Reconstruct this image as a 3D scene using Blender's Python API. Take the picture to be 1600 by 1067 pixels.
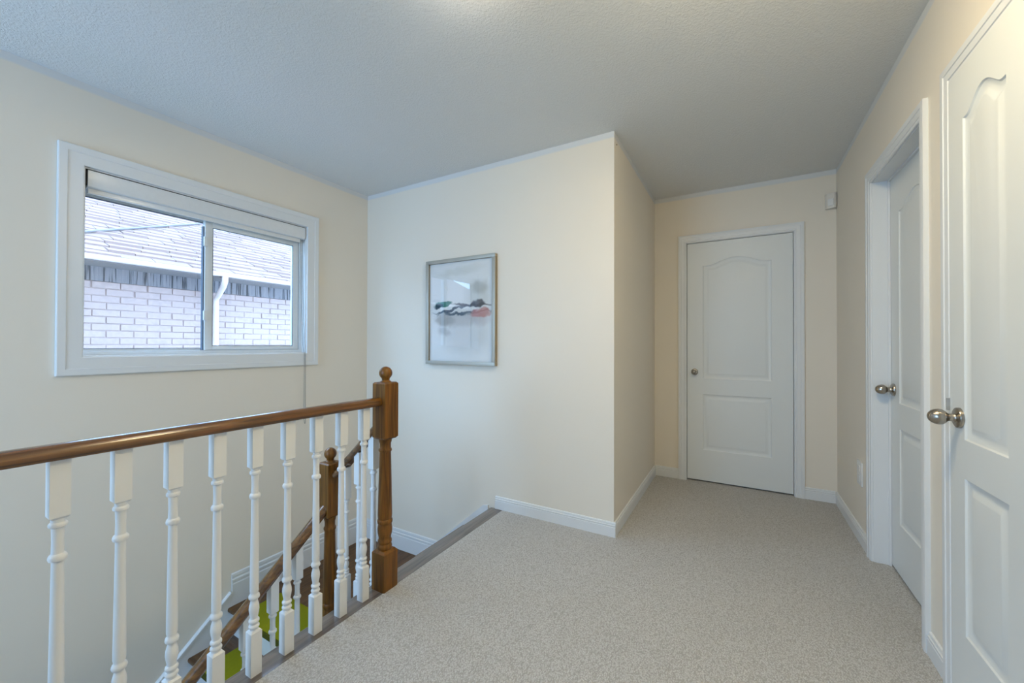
import bpy, bmesh, math, random
from mathutils import Vector, Matrix
from mathutils.geometry import tessellate_polygon

for o in list(bpy.data.objects):
    bpy.data.objects.remove(o, do_unlink=True)
scene = bpy.context.scene
COL = scene.collection
random.seed(7)

# ------------------------------------------------------------------ camera
F_PX, YAW, PITCH, ROLL, CAM_Z = 620.66, 0.5196, 0.0079, 0.0028, 1.1588
fw = Vector((-math.sin(YAW) * math.cos(PITCH), math.cos(YAW) * math.cos(PITCH), math.sin(PITCH)))
rt = Vector((math.cos(YAW), math.sin(YAW), 0.0))
up = rt.cross(fw)
r2 = rt * math.cos(ROLL) + up * math.sin(ROLL)
u2 = -rt * math.sin(ROLL) + up * math.cos(ROLL)
cam_d = bpy.data.cameras.new('camera')
cam = bpy.data.objects.new('camera', cam_d)
COL.objects.link(cam)
cam.matrix_world = Matrix(((r2.x, u2.x, -fw.x, 0), (r2.y, u2.y, -fw.y, 0), (r2.z, u2.z, -fw.z, CAM_Z), (0, 0, 0, 1)))
cam_d.sensor_width = 36.0
cam_d.lens = F_PX / 1600 * 36.0
cam_d.clip_start = 0.02
cam_d.clip_end = 200
scene.camera = cam

# ------------------------------------------------------------------ view, sky, large lights
vs = scene.view_settings
vs.view_transform = 'Standard'
vs.look = 'None'
vs.gamma = 1.0
vs.use_curve_mapping = False
vs.exposure = 0.0

world = bpy.data.worlds.new('overcast_sky')
scene.world = world
world.use_nodes = True
bg = world.node_tree.nodes['Background']
bg.inputs['Color'].default_value = (0.39, 0.645, 1.0, 1)
bg.inputs['Strength'].default_value = 10.0

# room dimensions (metres)
XL, YP, XC, YD, XR, H = -2.8405, 2.3978, -0.6589, 3.7264, 0.6238, 2.462
YB = -2.2            # wall behind the camera
WT = 0.12            # wall thickness
ZLOW = -2.80         # floor of the storey below
WIN = (0.653, 1.83, 1.091, 2.043)      # stair window opening: y0, y1, z0, z1
FILL_OPENING = (-2.75, -1.35, 0.20, 2.2)       # unseen opening added behind the camera for fill daylight: x0, x1, z0, z1


def area_light(name, loc, rot, sx, sy, power, color, portal=False):
    l = bpy.data.lights.new(name, 'AREA')
    l.shape = 'RECTANGLE'
    l.size, l.size_y, l.energy, l.color = sx, sy, power, color
    if portal:
        l.cycles.is_portal = True
    o = bpy.data.objects.new(name, l)
    COL.objects.link(o)
    o.location = loc
    o.rotation_euler = rot
    return o


P_LAMP = (15.0, (1.0, 0.90, 0.74))          # opal glass of the ceiling lamp: strength, colour
P_FILL_LAMP = (68.0, (1.0, 0.82, 0.50))  # extra lamp out of view, added to brighten the hall

# daylight through the stair window (portal for the sky) and through the unseen opening added behind the camera
area_light('stair_window_portal', (XL - 0.10, (WIN[0] + WIN[1]) / 2, (WIN[2] + WIN[3]) / 2),
           (0, -math.pi / 2, 0), WIN[3] - WIN[2], WIN[1] - WIN[0], 1, (1, 1, 1), True)
area_light('fill_opening_portal', ((FILL_OPENING[0] + FILL_OPENING[1]) / 2, YB - 0.10, (FILL_OPENING[2] + FILL_OPENING[3]) / 2),
           (math.pi / 2, 0, 0), FILL_OPENING[1] - FILL_OPENING[0], FILL_OPENING[3] - FILL_OPENING[2], 1, (1, 1, 1), True)



# ------------------------------------------------------------------ materials
def new_mat(name):
    m = bpy.data.materials.new(name)
    m.use_nodes = True
    nt = m.node_tree
    b = nt.nodes['Principled BSDF']
    return m, nt, b


def N(nt, t, **kw):
    n = nt.nodes.new(t)
    for k, v in kw.items():
        setattr(n, k, v)
    return n


def obj_coord(nt, scale=(1, 1, 1), kind='Object', rot=(0, 0, 0)):
    tc = N(nt, 'ShaderNodeTexCoord')
    mp = N(nt, 'ShaderNodeMapping')
    mp.inputs['Scale'].default_value = scale
    mp.inputs['Rotation'].default_value = rot
    nt.links.new(tc.outputs[kind], mp.inputs['Vector'])
    return mp.outputs['Vector']


def mixc(nt, fac, a, b, mode='MIX'):
    n = N(nt, 'ShaderNodeMix', data_type='RGBA', blend_type=mode)
    for sock, v in ((n.inputs[0], fac), (n.inputs[6], a), (n.inputs[7], b)):
        if isinstance(v, bpy.types.NodeSocket):
            nt.links.new(v, sock)
        elif isinstance(v, (int, float)):
            sock.default_value = v
        else:
            sock.default_value = (*v, 1) if len(v) == 3 else v
    return n.outputs[2]


def bump(nt, b, height, strength, dist):
    bp = N(nt, 'ShaderNodeBump')
    bp.inputs['Strength'].default_value = strength
    bp.inputs['Distance'].default_value = dist
    nt.links.new(height, bp.inputs['Height'])
    nt.links.new(bp.outputs['Normal'], b.inputs['Normal'])


def ramp(nt, fac, stops):
    r = N(nt, 'ShaderNodeValToRGB')
    e = r.color_ramp.elements
    while len(e) < len(stops):
        e.new(0.5)
    for el, (p, c) in zip(e, stops):
        el.position = p
        el.color = (*c, 1)
    nt.links.new(fac, r.inputs['Fac'])
    return r.outputs['Color']


def paint(name, col, rough=0.55, bump_s=0.0, bump_scale=250, spec=0.35, var=0.02):
    m, nt, b = new_mat(name)
    v = obj_coord(nt)
    nz = N(nt, 'ShaderNodeTexNoise')
    nz.inputs['Scale'].default_value = 2.5
    nt.links.new(v, nz.inputs['Vector'])
    c = mixc(nt, nz.outputs['Fac'], tuple(x * (1 - var) for x in col), tuple(min(1, x * (1 + var)) for x in col))
    nt.links.new(c, b.inputs['Base Color'])
    b.inputs['Roughness'].default_value = rough
    b.inputs['Specular IOR Level'].default_value = spec
    if bump_s:
        n2 = N(nt, 'ShaderNodeTexNoise')
        n2.inputs['Scale'].default_value = bump_scale
        nt.links.new(v, n2.inputs['Vector'])
        bump(nt, b, n2.outputs['Fac'], bump_s, 0.001)
    return m


CEIL_COL = (0.79, 0.80, 0.795)


def make_wall_paint():
    m, nt, b = new_mat('cream_wall_paint')
    v = obj_coord(nt)
    nz = N(nt, 'ShaderNodeTexNoise')
    nz.inputs['Scale'].default_value = 1.8
    nt.links.new(v, nz.inputs['Vector'])
    c = mixc(nt, nz.outputs['Fac'], (0.815, 0.755, 0.655), (0.835, 0.775, 0.675))
    # uneven strip of ceiling paint lapped onto the top of the walls
    sx = N(nt, 'ShaderNodeSeparateXYZ')
    nt.links.new(v, sx.inputs[0])
    n2 = N(nt, 'ShaderNodeTexNoise')
    n2.inputs['Scale'].default_value = 6
    nt.links.new(v, n2.inputs['Vector'])
    ma = N(nt, 'ShaderNodeMath', operation='MULTIPLY_ADD')
    ma.inputs[1].default_value = 0.010
    nt.links.new(n2.outputs['Fac'], ma.inputs[0])
    nt.links.new(sx.outputs['Z'], ma.inputs[2])
    mr = N(nt, 'ShaderNodeMapRange')
    mr.inputs['From Min'].default_value = H - 0.038
    mr.inputs['From Max'].default_value = H - 0.026
    nt.links.new(ma.outputs[0], mr.inputs['Value'])
    c2 = mixc(nt, mr.outputs['Result'], c, tuple(x * 0.9 for x in CEIL_COL))
    nt.links.new(c2, b.inputs['Base Color'])
    b.inputs['Roughness'].default_value = 0.55
    b.inputs['Specular IOR Level'].default_value = 0.3
    n3 = N(nt, 'ShaderNodeTexNoise')
    n3.inputs['Scale'].default_value = 180
    nt.links.new(v, n3.inputs['Vector'])
    bump(nt, b, n3.outputs['Fac'], 0.05, 0.001)
    return m


def make_ceiling():
    m, nt, b = new_mat('stippled_ceiling')
    v = obj_coord(nt)
    n1 = N(nt, 'ShaderNodeTexNoise')
    n1.inputs['Scale'].default_value = 105
    n1.inputs['Detail'].default_value = 3
    n1.inputs['Distortion'].default_value = 0.6
    nt.links.new(v, n1.inputs['Vector'])
    mr = N(nt, 'ShaderNodeMapRange')
    mr.inputs['From Min'].default_value = 0.42
    mr.inputs['From Max'].default_value = 0.62
    nt.links.new(n1.outputs['Fac'], mr.inputs['Value'])
    c = mixc(nt, n1.outputs['Fac'], tuple(x * 0.97 for x in CEIL_COL), tuple(x * 1.03 for x in CEIL_COL))
    nt.links.new(c, b.inputs['Base Color'])
    b.inputs['Roughness'].default_value = 0.8
    b.inputs['Specular IOR Level'].default_value = 0.2
    bump(nt, b, mr.outputs['Result'], 0.40, 0.004)
    return m


def make_carpet():
    m, nt, b = new_mat('loop_pile_carpet')
    v = obj_coord(nt)
    vo = N(nt, 'ShaderNodeTexVoronoi', feature='F1')
    vo.inputs['Scale'].default_value = 215
    vo.inputs['Randomness'].default_value = 0.75
    mp = N(nt, 'ShaderNodeMapping')
    mp.inputs['Scale'].default_value = (1.0, 0.62, 1.0)
    mp.inputs['Rotation'].default_value = (0, 0, math.radians(38))
    nt.links.new(v, mp.inputs['Vector'])
    nt.links.new(mp.outputs['Vector'], vo.inputs['Vector'])
    inv = N(nt, 'ShaderNodeMapRange')
    inv.inputs['From Min'].default_value = 0.0
    inv.inputs['From Max'].default_value = 0.75
    inv.inputs['To Min'].default_value = 1.0
    inv.inputs['To Max'].default_value = 0.0
    nt.links.new(vo.outputs['Distance'], inv.inputs['Value'])
    big = N(nt, 'ShaderNodeTexNoise')
    big.inputs['Scale'].default_value = 3.0
    big.inputs['Detail'].default_value = 4
    nt.links.new(v, big.inputs['Vector'])
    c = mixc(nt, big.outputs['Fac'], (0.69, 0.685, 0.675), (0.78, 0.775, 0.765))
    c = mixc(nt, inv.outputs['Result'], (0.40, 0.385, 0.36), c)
    nt.links.new(c, b.inputs['Base Color'])
    b.inputs['Roughness'].default_value = 0.95
    b.inputs['Specular IOR Level'].default_value = 0.1
    b.inputs['Sheen Weight'].default_value = 0.15
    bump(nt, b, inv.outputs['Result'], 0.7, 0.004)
    return m


def wood(name, dark, light, axis='Z', rough=0.35, scale=1.0, spec=0.5, coat=0.0):
    m, nt, b = new_mat(name)
    s = {'X': (1.2, 22, 22), 'Y': (22, 1.2, 22), 'Z': (22, 22, 1.2)}[axis]
    v = obj_coord(nt, tuple(x * scale for x in s))
    n1 = N(nt, 'ShaderNodeTexNoise')
    n1.inputs['Scale'].default_value = 2.0
    n1.inputs['Detail'].default_value = 6
    n1.inputs['Distortion'].default_value = 1.2
    nt.links.new(v, n1.inputs['Vector'])
    n2 = N(nt, 'ShaderNodeTexNoise')
    n2.inputs['Scale'].default_value = 9.0
    n2.inputs['Detail'].default_value = 3
    nt.links.new(v, n2.inputs['Vector'])
    c = ramp(nt, n1.outputs['Fac'], [(0.32, dark), (0.62, light)])
    c = mixc(nt, 0.28, c, n2.outputs['Color'], 'OVERLAY')
    c2 = mixc(nt, 0.35, c, mixc(nt, n2.outputs['Fac'], dark, light))
    nt.links.new(c2, b.inputs['Base Color'])
    b.inputs['Roughness'].default_value = rough
    b.inputs['Specular IOR Level'].default_value = spec
    b.inputs['Coat Weight'].default_value = coat
    b.inputs['Coat Roughness'].default_value = 0.12
    bump(nt, b, n1.outputs['Fac'], 0.08, 0.001)
    return m


def simple(name, col, rough=0.5, metal=0.0, spec=0.5, noise=0.04, nscale=40):
    m, nt, b = new_mat(name)
    v = obj_coord(nt)
    nz = N(nt, 'ShaderNodeTexNoise')
    nz.inputs['Scale'].default_value = nscale
    nt.links.new(v, nz.inputs['Vector'])
    c = mixc(nt, nz.outputs['Fac'], tuple(x * (1 - noise) for x in col), tuple(min(1, x * (1 + noise)) for x in col))
    nt.links.new(c, b.inputs['Base Color'])
    b.inputs['Roughness'].default_value = rough
    b.inputs['Metallic'].default_value = metal
    b.inputs['Specular IOR Level'].default_value = spec
    return m


def make_glass(name, tint=(1, 1, 1), refl=1.0):
    m = bpy.data.materials.new(name)
    m.use_nodes = True
    nt = m.node_tree
    nt.nodes.clear()
    out = N(nt, 'ShaderNodeOutputMaterial')
    tr = N(nt, 'ShaderNodeBsdfTransparent')
    tr.inputs[0].default_value = (*tint, 1)
    gl = N(nt, 'ShaderNodeBsdfGlossy')
    gl.inputs['Roughness'].default_value = 0.0
    lw = N(nt, 'ShaderNodeLayerWeight')          # facing = 1 - |cos|, the same on both sides of a thin pane
    lw.inputs['Blend'].default_value = 0.5
    p5 = N(nt, 'ShaderNodeMath', operation='POWER')
    p5.inputs[1].default_value = 5.0
    nt.links.new(lw.outputs['Facing'], p5.inputs[0])
    mu = N(nt, 'ShaderNodeMath', operation='MULTIPLY_ADD')
    mu.inputs[1].default_value = 0.96
    mu.inputs[2].default_value = 0.04 * refl
    nt.links.new(p5.outputs[0], mu.inputs[0])
    mx = N(nt, 'ShaderNodeMixShader')
    nt.links.new(mu.outputs[0], mx.inputs[0])
    nt.links.new(tr.outputs[0], mx.inputs[1])
    nt.links.new(gl.outputs[0], mx.inputs[2])
    nt.links.new(mx.outputs[0], out.inputs['Surface'])
    return m


def make_art():
    """abstract watercolour: soft grey washes, dark strokes, a green dab and a pink dab (object x, z in metres)"""
    m, nt, b = new_mat('abstract_watercolour_print')
    tc = N(nt, 'ShaderNodeTexCoord')
    nz = N(nt, 'ShaderNodeTexNoise')
    nz.inputs['Scale'].default_value = 14
    nz.inputs['Detail'].default_value = 5
    nt.links.new(tc.outputs['Object'], nz.inputs['Vector'])
    sub = N(nt, 'ShaderNodeVectorMath', operation='MULTIPLY_ADD')
    sub.inputs[1].default_value = (0.07, 0.0, 0.07)
    nt.links.new(nz.outputs['Color'], sub.inputs[0])
    nt.links.new(tc.outputs['Object'], sub.inputs[2])
    off = N(nt, 'ShaderNodeVectorMath', operation='SUBTRACT')
    off.inputs[1].default_value = (0.035, 0, 0.035)
    nt.links.new(sub.outputs[0], off.inputs[0])
    col = (0.80, 0.82, 0.82)
    cur = None

    def stroke(cur, cx, cz, rx, rz, ang, c, alpha, soft):
        mp = N(nt, 'ShaderNodeMapping', vector_type='TEXTURE')
        mp.inputs['Location'].default_value = (cx, 0, cz)
        mp.inputs['Rotation'].default_value = (0, ang, 0)
        mp.inputs['Scale'].default_value = (rx, 1.0, rz)
        nt.links.new(off.outputs[0], mp.inputs['Vector'])
        fl = N(nt, 'ShaderNodeVectorMath', operation='MULTIPLY')
        fl.inputs[1].default_value = (1, 0, 1)
        nt.links.new(mp.outputs[0], fl.inputs[0])
        ln = N(nt, 'ShaderNodeVectorMath', operation='LENGTH')
        nt.links.new(fl.outputs[0], ln.inputs[0])
        mr = N(nt, 'ShaderNodeMapRange', interpolation_type='SMOOTHSTEP')
        mr.inputs['From Min'].default_value = 1 - soft
        mr.inputs['From Max'].default_value = 1 + soft
        mr.inputs['To Min'].default_value = alpha
        mr.inputs['To Max'].default_value = 0
        nt.links.new(ln.outputs['Value'], mr.inputs['Value'])
        return mixc(nt, mr.outputs['Result'], cur if cur is not None else col, c)
    # local origin = centre of the print; x right, z up
    for s in [(0.16, 0.10, 0.11, 0.10, 0.2, (0.45, 0.47, 0.42), 0.35, 0.5),
              (0.18, 0.17, 0.07, 0.05, 0.0, (0.32, 0.33, 0.29), 0.5, 0.5),
              (-0.02, 0.30, 0.20, 0.03, -0.1, (0.62, 0.64, 0.60), 0.5, 0.6),
              (0.00, -0.06, 0.20, 0.055, -0.05, (0.36, 0.36, 0.35), 0.6, 0.35),
              (-0.14, -0.06, 0.10, 0.045, 0.1, (0.30, 0.30, 0.29), 0.6, 0.3),
              (-0.15, -0.15, 0.06, 0.035, 0.3, (0.30, 0.30, 0.30), 0.5, 0.4),
              (0.05, -0.19, 0.19, 0.12, 0.0, (0.52, 0.54, 0.53), 0.55, 0.6),
              (0.17, -0.06, 0.09, 0.05, 0.2, (0.50, 0.46, 0.46), 0.5, 0.4),
              (-0.16, 0.06, 0.085, 0.024, -0.15, (0.02, 0.20, 0.15), 0.95, 0.18),
              (-0.20, 0.045, 0.045, 0.020, -0.2, (0.02, 0.06, 0.09), 0.95, 0.2),
              (-0.05, 0.02, 0.17, 0.010, -0.22, (0.05, 0.08, 0.12), 0.9, 0.35),
              (-0.08, -0.012, 0.16, 0.009, 0.05, (0.05, 0.09, 0.12), 0.85, 0.4),
              (0.11, 0.045, 0.17, 0.012, 0.05, (0.06, 0.07, 0.09), 0.9, 0.35),
              (0.17, 0.05, 0.06, 0.025, 0.1, (0.06, 0.06, 0.07), 0.9, 0.25),
              (0.08, -0.01, 0.20, 0.007, -0.05, (0.08, 0.12, 0.16), 0.8, 0.4),
              (0.19, -0.015, 0.085, 0.030, -0.1, (0.50, 0.20, 0.18), 0.8, 0.25)]:
        cur = stroke(cur, *s)
    nt.links.new(cur, b.inputs['Base Color'])
    b.inputs['Roughness'].default_value = 0.8
    b.inputs['Specular IOR Level'].default_value = 0.1
    return m


def make_far_brick():
    m, nt, b = new_mat('pale_brickwork_far')
    v = obj_coord(nt, rot=(math.radians(90), 0, math.radians(90)))
    br = N(nt, 'ShaderNodeTexBrick')
    br.inputs['Scale'].default_value = 1.0
    br.inputs['Brick Width'].default_value = 0.205
    br.inputs['Row Height'].default_value = 0.0675
    br.inputs['Mortar Size'].default_value = 0.004
    br.inputs['Color1'].default_value = (0.37, 0.255, 0.225, 1)
    br.inputs['Color2'].default_value = (0.35, 0.24, 0.21, 1)
    br.inputs['Mortar'].default_value = (0.40, 0.285, 0.25, 1)
    tc = N(nt, 'ShaderNodeTexCoord')
    sx = N(nt, 'ShaderNodeSeparateXYZ')
    nt.links.new(tc.outputs['Object'], sx.inputs[0])
    cb = N(nt, 'ShaderNodeCombineXYZ')
    nt.links.new(sx.outputs['Y'], cb.inputs['X'])
    nt.links.new(sx.outputs['Z'], cb.inputs['Y'])
    nt.links.new(cb.outputs[0], br.inputs['Vector'])
    nt.links.new(br.outputs['Color'], b.inputs['Base Color'])
    b.inputs['Roughness'].default_value = 0.9
    return m


def make_brick():
    m, nt, b = new_mat('pale_brick')
    oi = N(nt, 'ShaderNodeObjectInfo')
    tc = N(nt, 'ShaderNodeTexCoord')
    ad = N(nt, 'ShaderNodeVectorMath', operation='ADD')
    nt.links.new(tc.outputs['Object'], ad.inputs[0])
    nt.links.new(oi.outputs['Location'], ad.inputs[1])
    nz = N(nt, 'ShaderNodeTexNoise')
    nz.inputs['Scale'].default_value = 26
    nz.inputs['Detail'].default_value = 4
    nt.links.new(ad.outputs[0], nz.inputs['Vector'])
    c = ramp(nt, nz.outputs['Fac'], [(0.35, (0.31, 0.22, 0.19)), (0.6, (0.42, 0.295, 0.26))])
    c = mixc(nt, oi.outputs['Random'], c, (0.39, 0.27, 0.24))
    c = mixc(nt, 0.5, c, (0.38, 0.265, 0.235))
    nt.links.new(c, b.inputs['Base Color'])
    b.inputs['Roughness'].default_value = 0.9
    bump(nt, b, nz.outputs['Fac'], 0.4, 0.006)
    return m


def make_shingle():
    m, nt, b = new_mat('grey_asphalt_shingles')
    v = obj_coord(nt)
    nz = N(nt, 'ShaderNodeTexNoise')
    nz.inputs['Scale'].default_value = 60
    nz.inputs['Detail'].default_value = 3
    nt.links.new(v, nz.inputs['Vector'])
    n2 = N(nt, 'ShaderNodeTexNoise')
    n2.inputs['Scale'].default_value = 3
    nt.links.new(v, n2.inputs['Vector'])
    c = mixc(nt, nz.outputs['Fac'], (0.205, 0.135, 0.113), (0.295, 0.19, 0.158))
    c = mixc(nt, n2.outputs['Fac'], c, (0.26, 0.165, 0.138))
    nt.links.new(c, b.inputs['Base Color'])
    b.inputs['Roughness'].default_value = 0.95
    return m


def make_eave_shade():
    m, nt, b = new_mat('streaked_eave_shade')  # soffit shade on the brick put into the colour, with dark drip stains
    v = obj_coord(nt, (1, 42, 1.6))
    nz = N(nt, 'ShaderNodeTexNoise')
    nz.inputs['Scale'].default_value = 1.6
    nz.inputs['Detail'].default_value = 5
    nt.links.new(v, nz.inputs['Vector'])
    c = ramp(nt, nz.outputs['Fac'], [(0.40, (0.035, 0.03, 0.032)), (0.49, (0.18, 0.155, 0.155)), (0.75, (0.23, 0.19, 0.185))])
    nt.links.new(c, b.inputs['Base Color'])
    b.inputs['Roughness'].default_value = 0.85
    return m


M = {
    'wall': make_wall_paint(),
    'ceiling': make_ceiling(),
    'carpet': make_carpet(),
    'trim': paint('white_trim_paint', (0.77, 0.79, 0.80), 0.35, spec=0.5),
    'door': paint('white_door_paint', (0.76, 0.785, 0.775), 0.38, spec=0.45),
    'baluster': paint('white_baluster_paint', (0.80, 0.81, 0.81), 0.38, spec=0.45),
    'oak': wood('stained_oak_upright', (0.050, 0.018, 0.002), (0.27, 0.112, 0.016), 'Z', 0.38, spec=0.3, coat=0.12),
    'oak_y': wood('stained_oak_along_y', (0.040, 0.015, 0.002), (0.225, 0.092, 0.014), 'Y', 0.24, coat=0.8),
    'oak_x': wood('stained_oak_along_x', (0.038, 0.015, 0.004), (0.18, 0.08, 0.03), 'X', 0.24, coat=0.8),
    'nosing': wood('worn_oak_nosing', (0.045, 0.036, 0.032), (0.22, 0.175, 0.145), 'Y', 0.28, coat=0.6),
    'tread': wood('dark_oak_treads', (0.035, 0.014, 0.003), (0.16, 0.072, 0.021), 'X', 0.35, coat=0.1),
    'vinyl': simple('white_vinyl', (0.74, 0.78, 0.80), 0.35),
    'gasket': simple('dark_gasket', (0.10, 0.13, 0.17), 0.6),
    'black': simple('black_gap_shade', (0.015, 0.015, 0.015), 0.8),  # shade in the gaps round the blind cassette, painted black
    'blind': simple('white_blind_cassette', (0.76, 0.78, 0.79), 0.22),
    'cord': simple('grey_cord', (0.20, 0.20, 0.19), 0.6),
    'glass': make_glass('window_glass', (0.98, 0.99, 1.0)),
    'picglass': make_glass('picture_glass', (1, 1, 1), 1.3),
    'silver': simple('brushed_silver_frame', (0.46, 0.45, 0.40), 0.45, 0.5, nscale=120),
    'bronze': simple('frame_edge_bronze', (0.34, 0.27, 0.17), 0.5, 0.3),
    'mat': simple('white_mat_board', (0.80, 0.82, 0.82), 0.85, noise=0.01),
    'art': make_art(),
    'nickel': simple('brushed_nickel', (0.42, 0.38, 0.33), 0.24, 1.0, nscale=200),
    'steel': simple('strike_plate_steel', (0.55, 0.55, 0.54), 0.35, 0.9),
    'brass': simple('warm_brass_rim', (0.70, 0.45, 0.18), 0.35, 0.9),
    'plastic': simple('ivory_plastic', (0.76, 0.72, 0.66), 0.45),
    'plate': simple('white_plastic', (0.80, 0.80, 0.79), 0.4),
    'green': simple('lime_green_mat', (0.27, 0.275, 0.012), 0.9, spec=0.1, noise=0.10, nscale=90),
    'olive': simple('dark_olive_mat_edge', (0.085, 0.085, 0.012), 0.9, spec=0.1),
    'brick': make_brick(),
    'farbrick': make_far_brick(),
    'shingle': make_shingle(),
    'eave_shade_band': make_eave_shade(),
    'outwhite': simple('white_aluminium', (0.58, 0.46, 0.42), 0.5),
    'soffit': simple('grey_blue_soffit', (0.17, 0.145, 0.14), 0.7),
    'leaf': simple('green_leaf', (0.10, 0.34, 0.14), 0.6, nscale=20),
    'bark': simple('brown_bark', (0.12, 0.08, 0.05), 0.9),
    'ground': simple('dull_grass', (0.16, 0.19, 0.10), 0.95, noise=0.3, nscale=6),
    'lowfloor': wood('lower_hall_floor', (0.035, 0.014, 0.003), (0.17, 0.078, 0.021), 'Y', 0.4),
}


# ------------------------------------------------------------------ mesh helpers
class MB:
    def __init__(self):
        self.v, self.f = [], []

    def add(self, verts, faces):
        k = len(self.v)
        self.v += [tuple(p) for p in verts]
        self.f += [tuple(i + k for i in f) for f in faces]
        return self

    def box(self, x0, x1, y0, y1, z0, z1):
        v = [(x, y, z) for z in (z0, z1) for y in (y0, y1) for x in (x0, x1)]
        return self.add(v, [(0, 2, 3, 1), (4, 5, 7, 6), (0, 1, 5, 4), (2, 6, 7, 3), (0, 4, 6, 2), (1, 3, 7, 5)])

    def lathe(self, prof, seg=20, M4=None):
        """prof: list of (r, h); revolved about local z; M4 places it"""
        vs_, fs = [], []
        n = len(prof)
        for r, h in prof:
            for k in range(seg):
                a = 2 * math.pi * k / seg
                vs_.append(Vector((r * math.cos(a), r * math.sin(a), h)))
        for i in range(n - 1):
            for k in range(seg):
                a, b_ = i * seg + k, i * seg + (k + 1) % seg
                fs.append((a, b_, b_ + seg, a + seg))
        fs.append(tuple(range(seg - 1, -1, -1)))
        fs.append(tuple((n - 1) * seg + k for k in range(seg)))
        if M4 is not None:
            vs_ = [M4 @ p for p in vs_]
        return self.add(vs_, fs)

    def sweep(self, prof, a, b, up_=(0, 0, 1), cap=True):
        """closed profile [(side, up)] swept straight from a to b"""
        a, b = Vector(a), Vector(b)
        d = (b - a).normalized()
        s = d.cross(Vector(up_)).normalized()
        u = s.cross(d)
        n = len(prof)
        vs_ = [a + s * p[0] + u * p[1] for p in prof] + [b + s * p[0] + u * p[1] for p in prof]
        fs = [(i, (i + 1) % n, n + (i + 1) % n, n + i) for i in range(n)]
        if cap:
            fs += [tuple(range(n - 1, -1, -1)), tuple(range(n, 2 * n))]
        return self.add(vs_, fs)

    def extrude(self, pts, axis, c0, c1):
        """convex/concave polygon pts (2D) extruded along axis; x: (y,z)  y: (x,z)  z: (x,y)"""
        def P(p, c):
            return {'x': (c, p[0], p[1]), 'y': (p[0], c, p[1]), 'z': (p[0], p[1], c)}[axis]
        n = len(pts)
        vs_ = [P(p, c0) for p in pts] + [P(p, c1) for p in pts]
        fs = [(i, (i + 1) % n, n + (i + 1) % n, n + i) for i in range(n)]
        fs += [tuple(range(n - 1, -1, -1)), tuple(range(n, 2 * n))]
        return self.add(vs_, fs)

    def mesh(self, name, mat, bevel=0.0, smooth=None, segs=2):
        me = bpy.data.meshes.new(name)
        me.from_pydata(self.v, [], self.f)
        bm = bmesh.new()
        bm.from_mesh(me)
        bmesh.ops.recalc_face_normals(bm, faces=bm.faces)
        if bevel:
            es = [e for e in bm.edges if len(e.link_faces) == 2 and e.calc_face_angle(0) > 0.5]
            bmesh.ops.bevel(bm, geom=es, offset=bevel, segments=segs, profile=0.6, affect='EDGES', clamp_overlap=True)
        bm.to_mesh(me)
        bm.free()
        me.materials.append(mat)
        if smooth or bevel:
            me.shade_smooth()
            me.set_sharp_from_angle(angle=math.radians(smooth or 35))
        return me

    def build(self, name, mat, parent=None, bevel=0.0, smooth=None, segs=2):
        o = bpy.data.objects.new(name, self.mesh(name, mat, bevel, smooth, segs))
        COL.objects.link(o)
        if parent:
            adopt(o, parent)
        return o


def adopt(o, parent):
    """parent with world coordinates kept (parents here are only ever translated)"""
    o.parent = parent
    p, off = parent, Vector((0, 0, 0))
    while p:
        off += p.location
        p = p.parent
    o.location = o.location - off


def empty(name, loc=(0, 0, 0)):
    o = bpy.data.objects.new(name, None)
    o.empty_display_size = 0.1
    COL.objects.link(o)
    o.location = loc
    return o


def tag(o, label=None, cat=None, group=None, kind=None):
    for k, v in (('label', label), ('category', cat), ('group', group), ('kind', kind)):
        if v:
            o[k] = v
    return o


def struct(o, label=None):
    o['kind'] = 'structure'
    if label:
        o['label'] = label
    return o


# ------------------------------------------------------------------ room shell
e = WT
m = MB()
y0, y1, z0, z1 = WIN
m.box(XL - e, XL, YB, y0, ZLOW, H)
m.box(XL - e, XL, y1, YP + e, ZLOW, H)
m.box(XL - e, XL, y0, y1, ZLOW, z0)
m.box(XL - e, XL, y0, y1, z1, H)
struct(m.build('wall_left', M['wall']), 'cream painted wall with the stair window')

struct(MB().box(XL, XC, YP, YP + e, ZLOW, H).build('wall_back', M['wall']), 'cream painted wall with the framed picture')
struct(MB().box(XC - e, XC, YP + e, YD + e, -0.2, H).build('wall_hall', M['wall']), 'short cream wall beside the end door')

# end wall with the doorway
DX0, DX1, DH = -0.398, 0.369, 2.04
m = MB()
m.box(XC, DX0, YD, YD + e, -0.2, H)
m.box(DX1, XR + e, YD, YD + e, -0.2, H)
m.box(DX0, DX1, YD, YD + e, DH, H)
struct(m.build('wall_end', M['wall']), 'cream painted wall around the end door')

# right wall with two doorways
D2 = (2.145, 2.825)
D3 = (1.440, 1.874)
m = MB()
m.box(XR, XR + e, D2[1], YD, -0.2, H)
m.box(XR, XR + e, D3[1], D2[0], -0.2, H)
m.box(XR, XR + e, YB, D3[0], -0.2, H)
m.box(XR, XR + e, D2[0], D2[1], DH, H)
m.box(XR, XR + e, D3[0], D3[1], DH, H)
struct(m.build('wall_right', M['wall']), 'cream painted wall with two white doors')

# wall behind the camera with the unseen opening added for fill daylight
m = MB()
x0, x1, z0, z1 = FILL_OPENING
m.box(XL - e, x0, YB - e, YB, ZLOW, H)
m.box(x1, XR + e, YB - e, YB, ZLOW, H)
m.box(x0, x1, YB - e, YB, ZLOW, z0)
m.box(x0, x1, YB - e, YB, z1, H)
struct(m.build('wall_rear', M['wall']), 'cream painted wall facing the picture wall')

struct(MB().box(XL - e, XR + e, YB - e, YD + e, H, H + 0.1).build('ceiling', M['ceiling']), 'white stippled ceiling')

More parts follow.
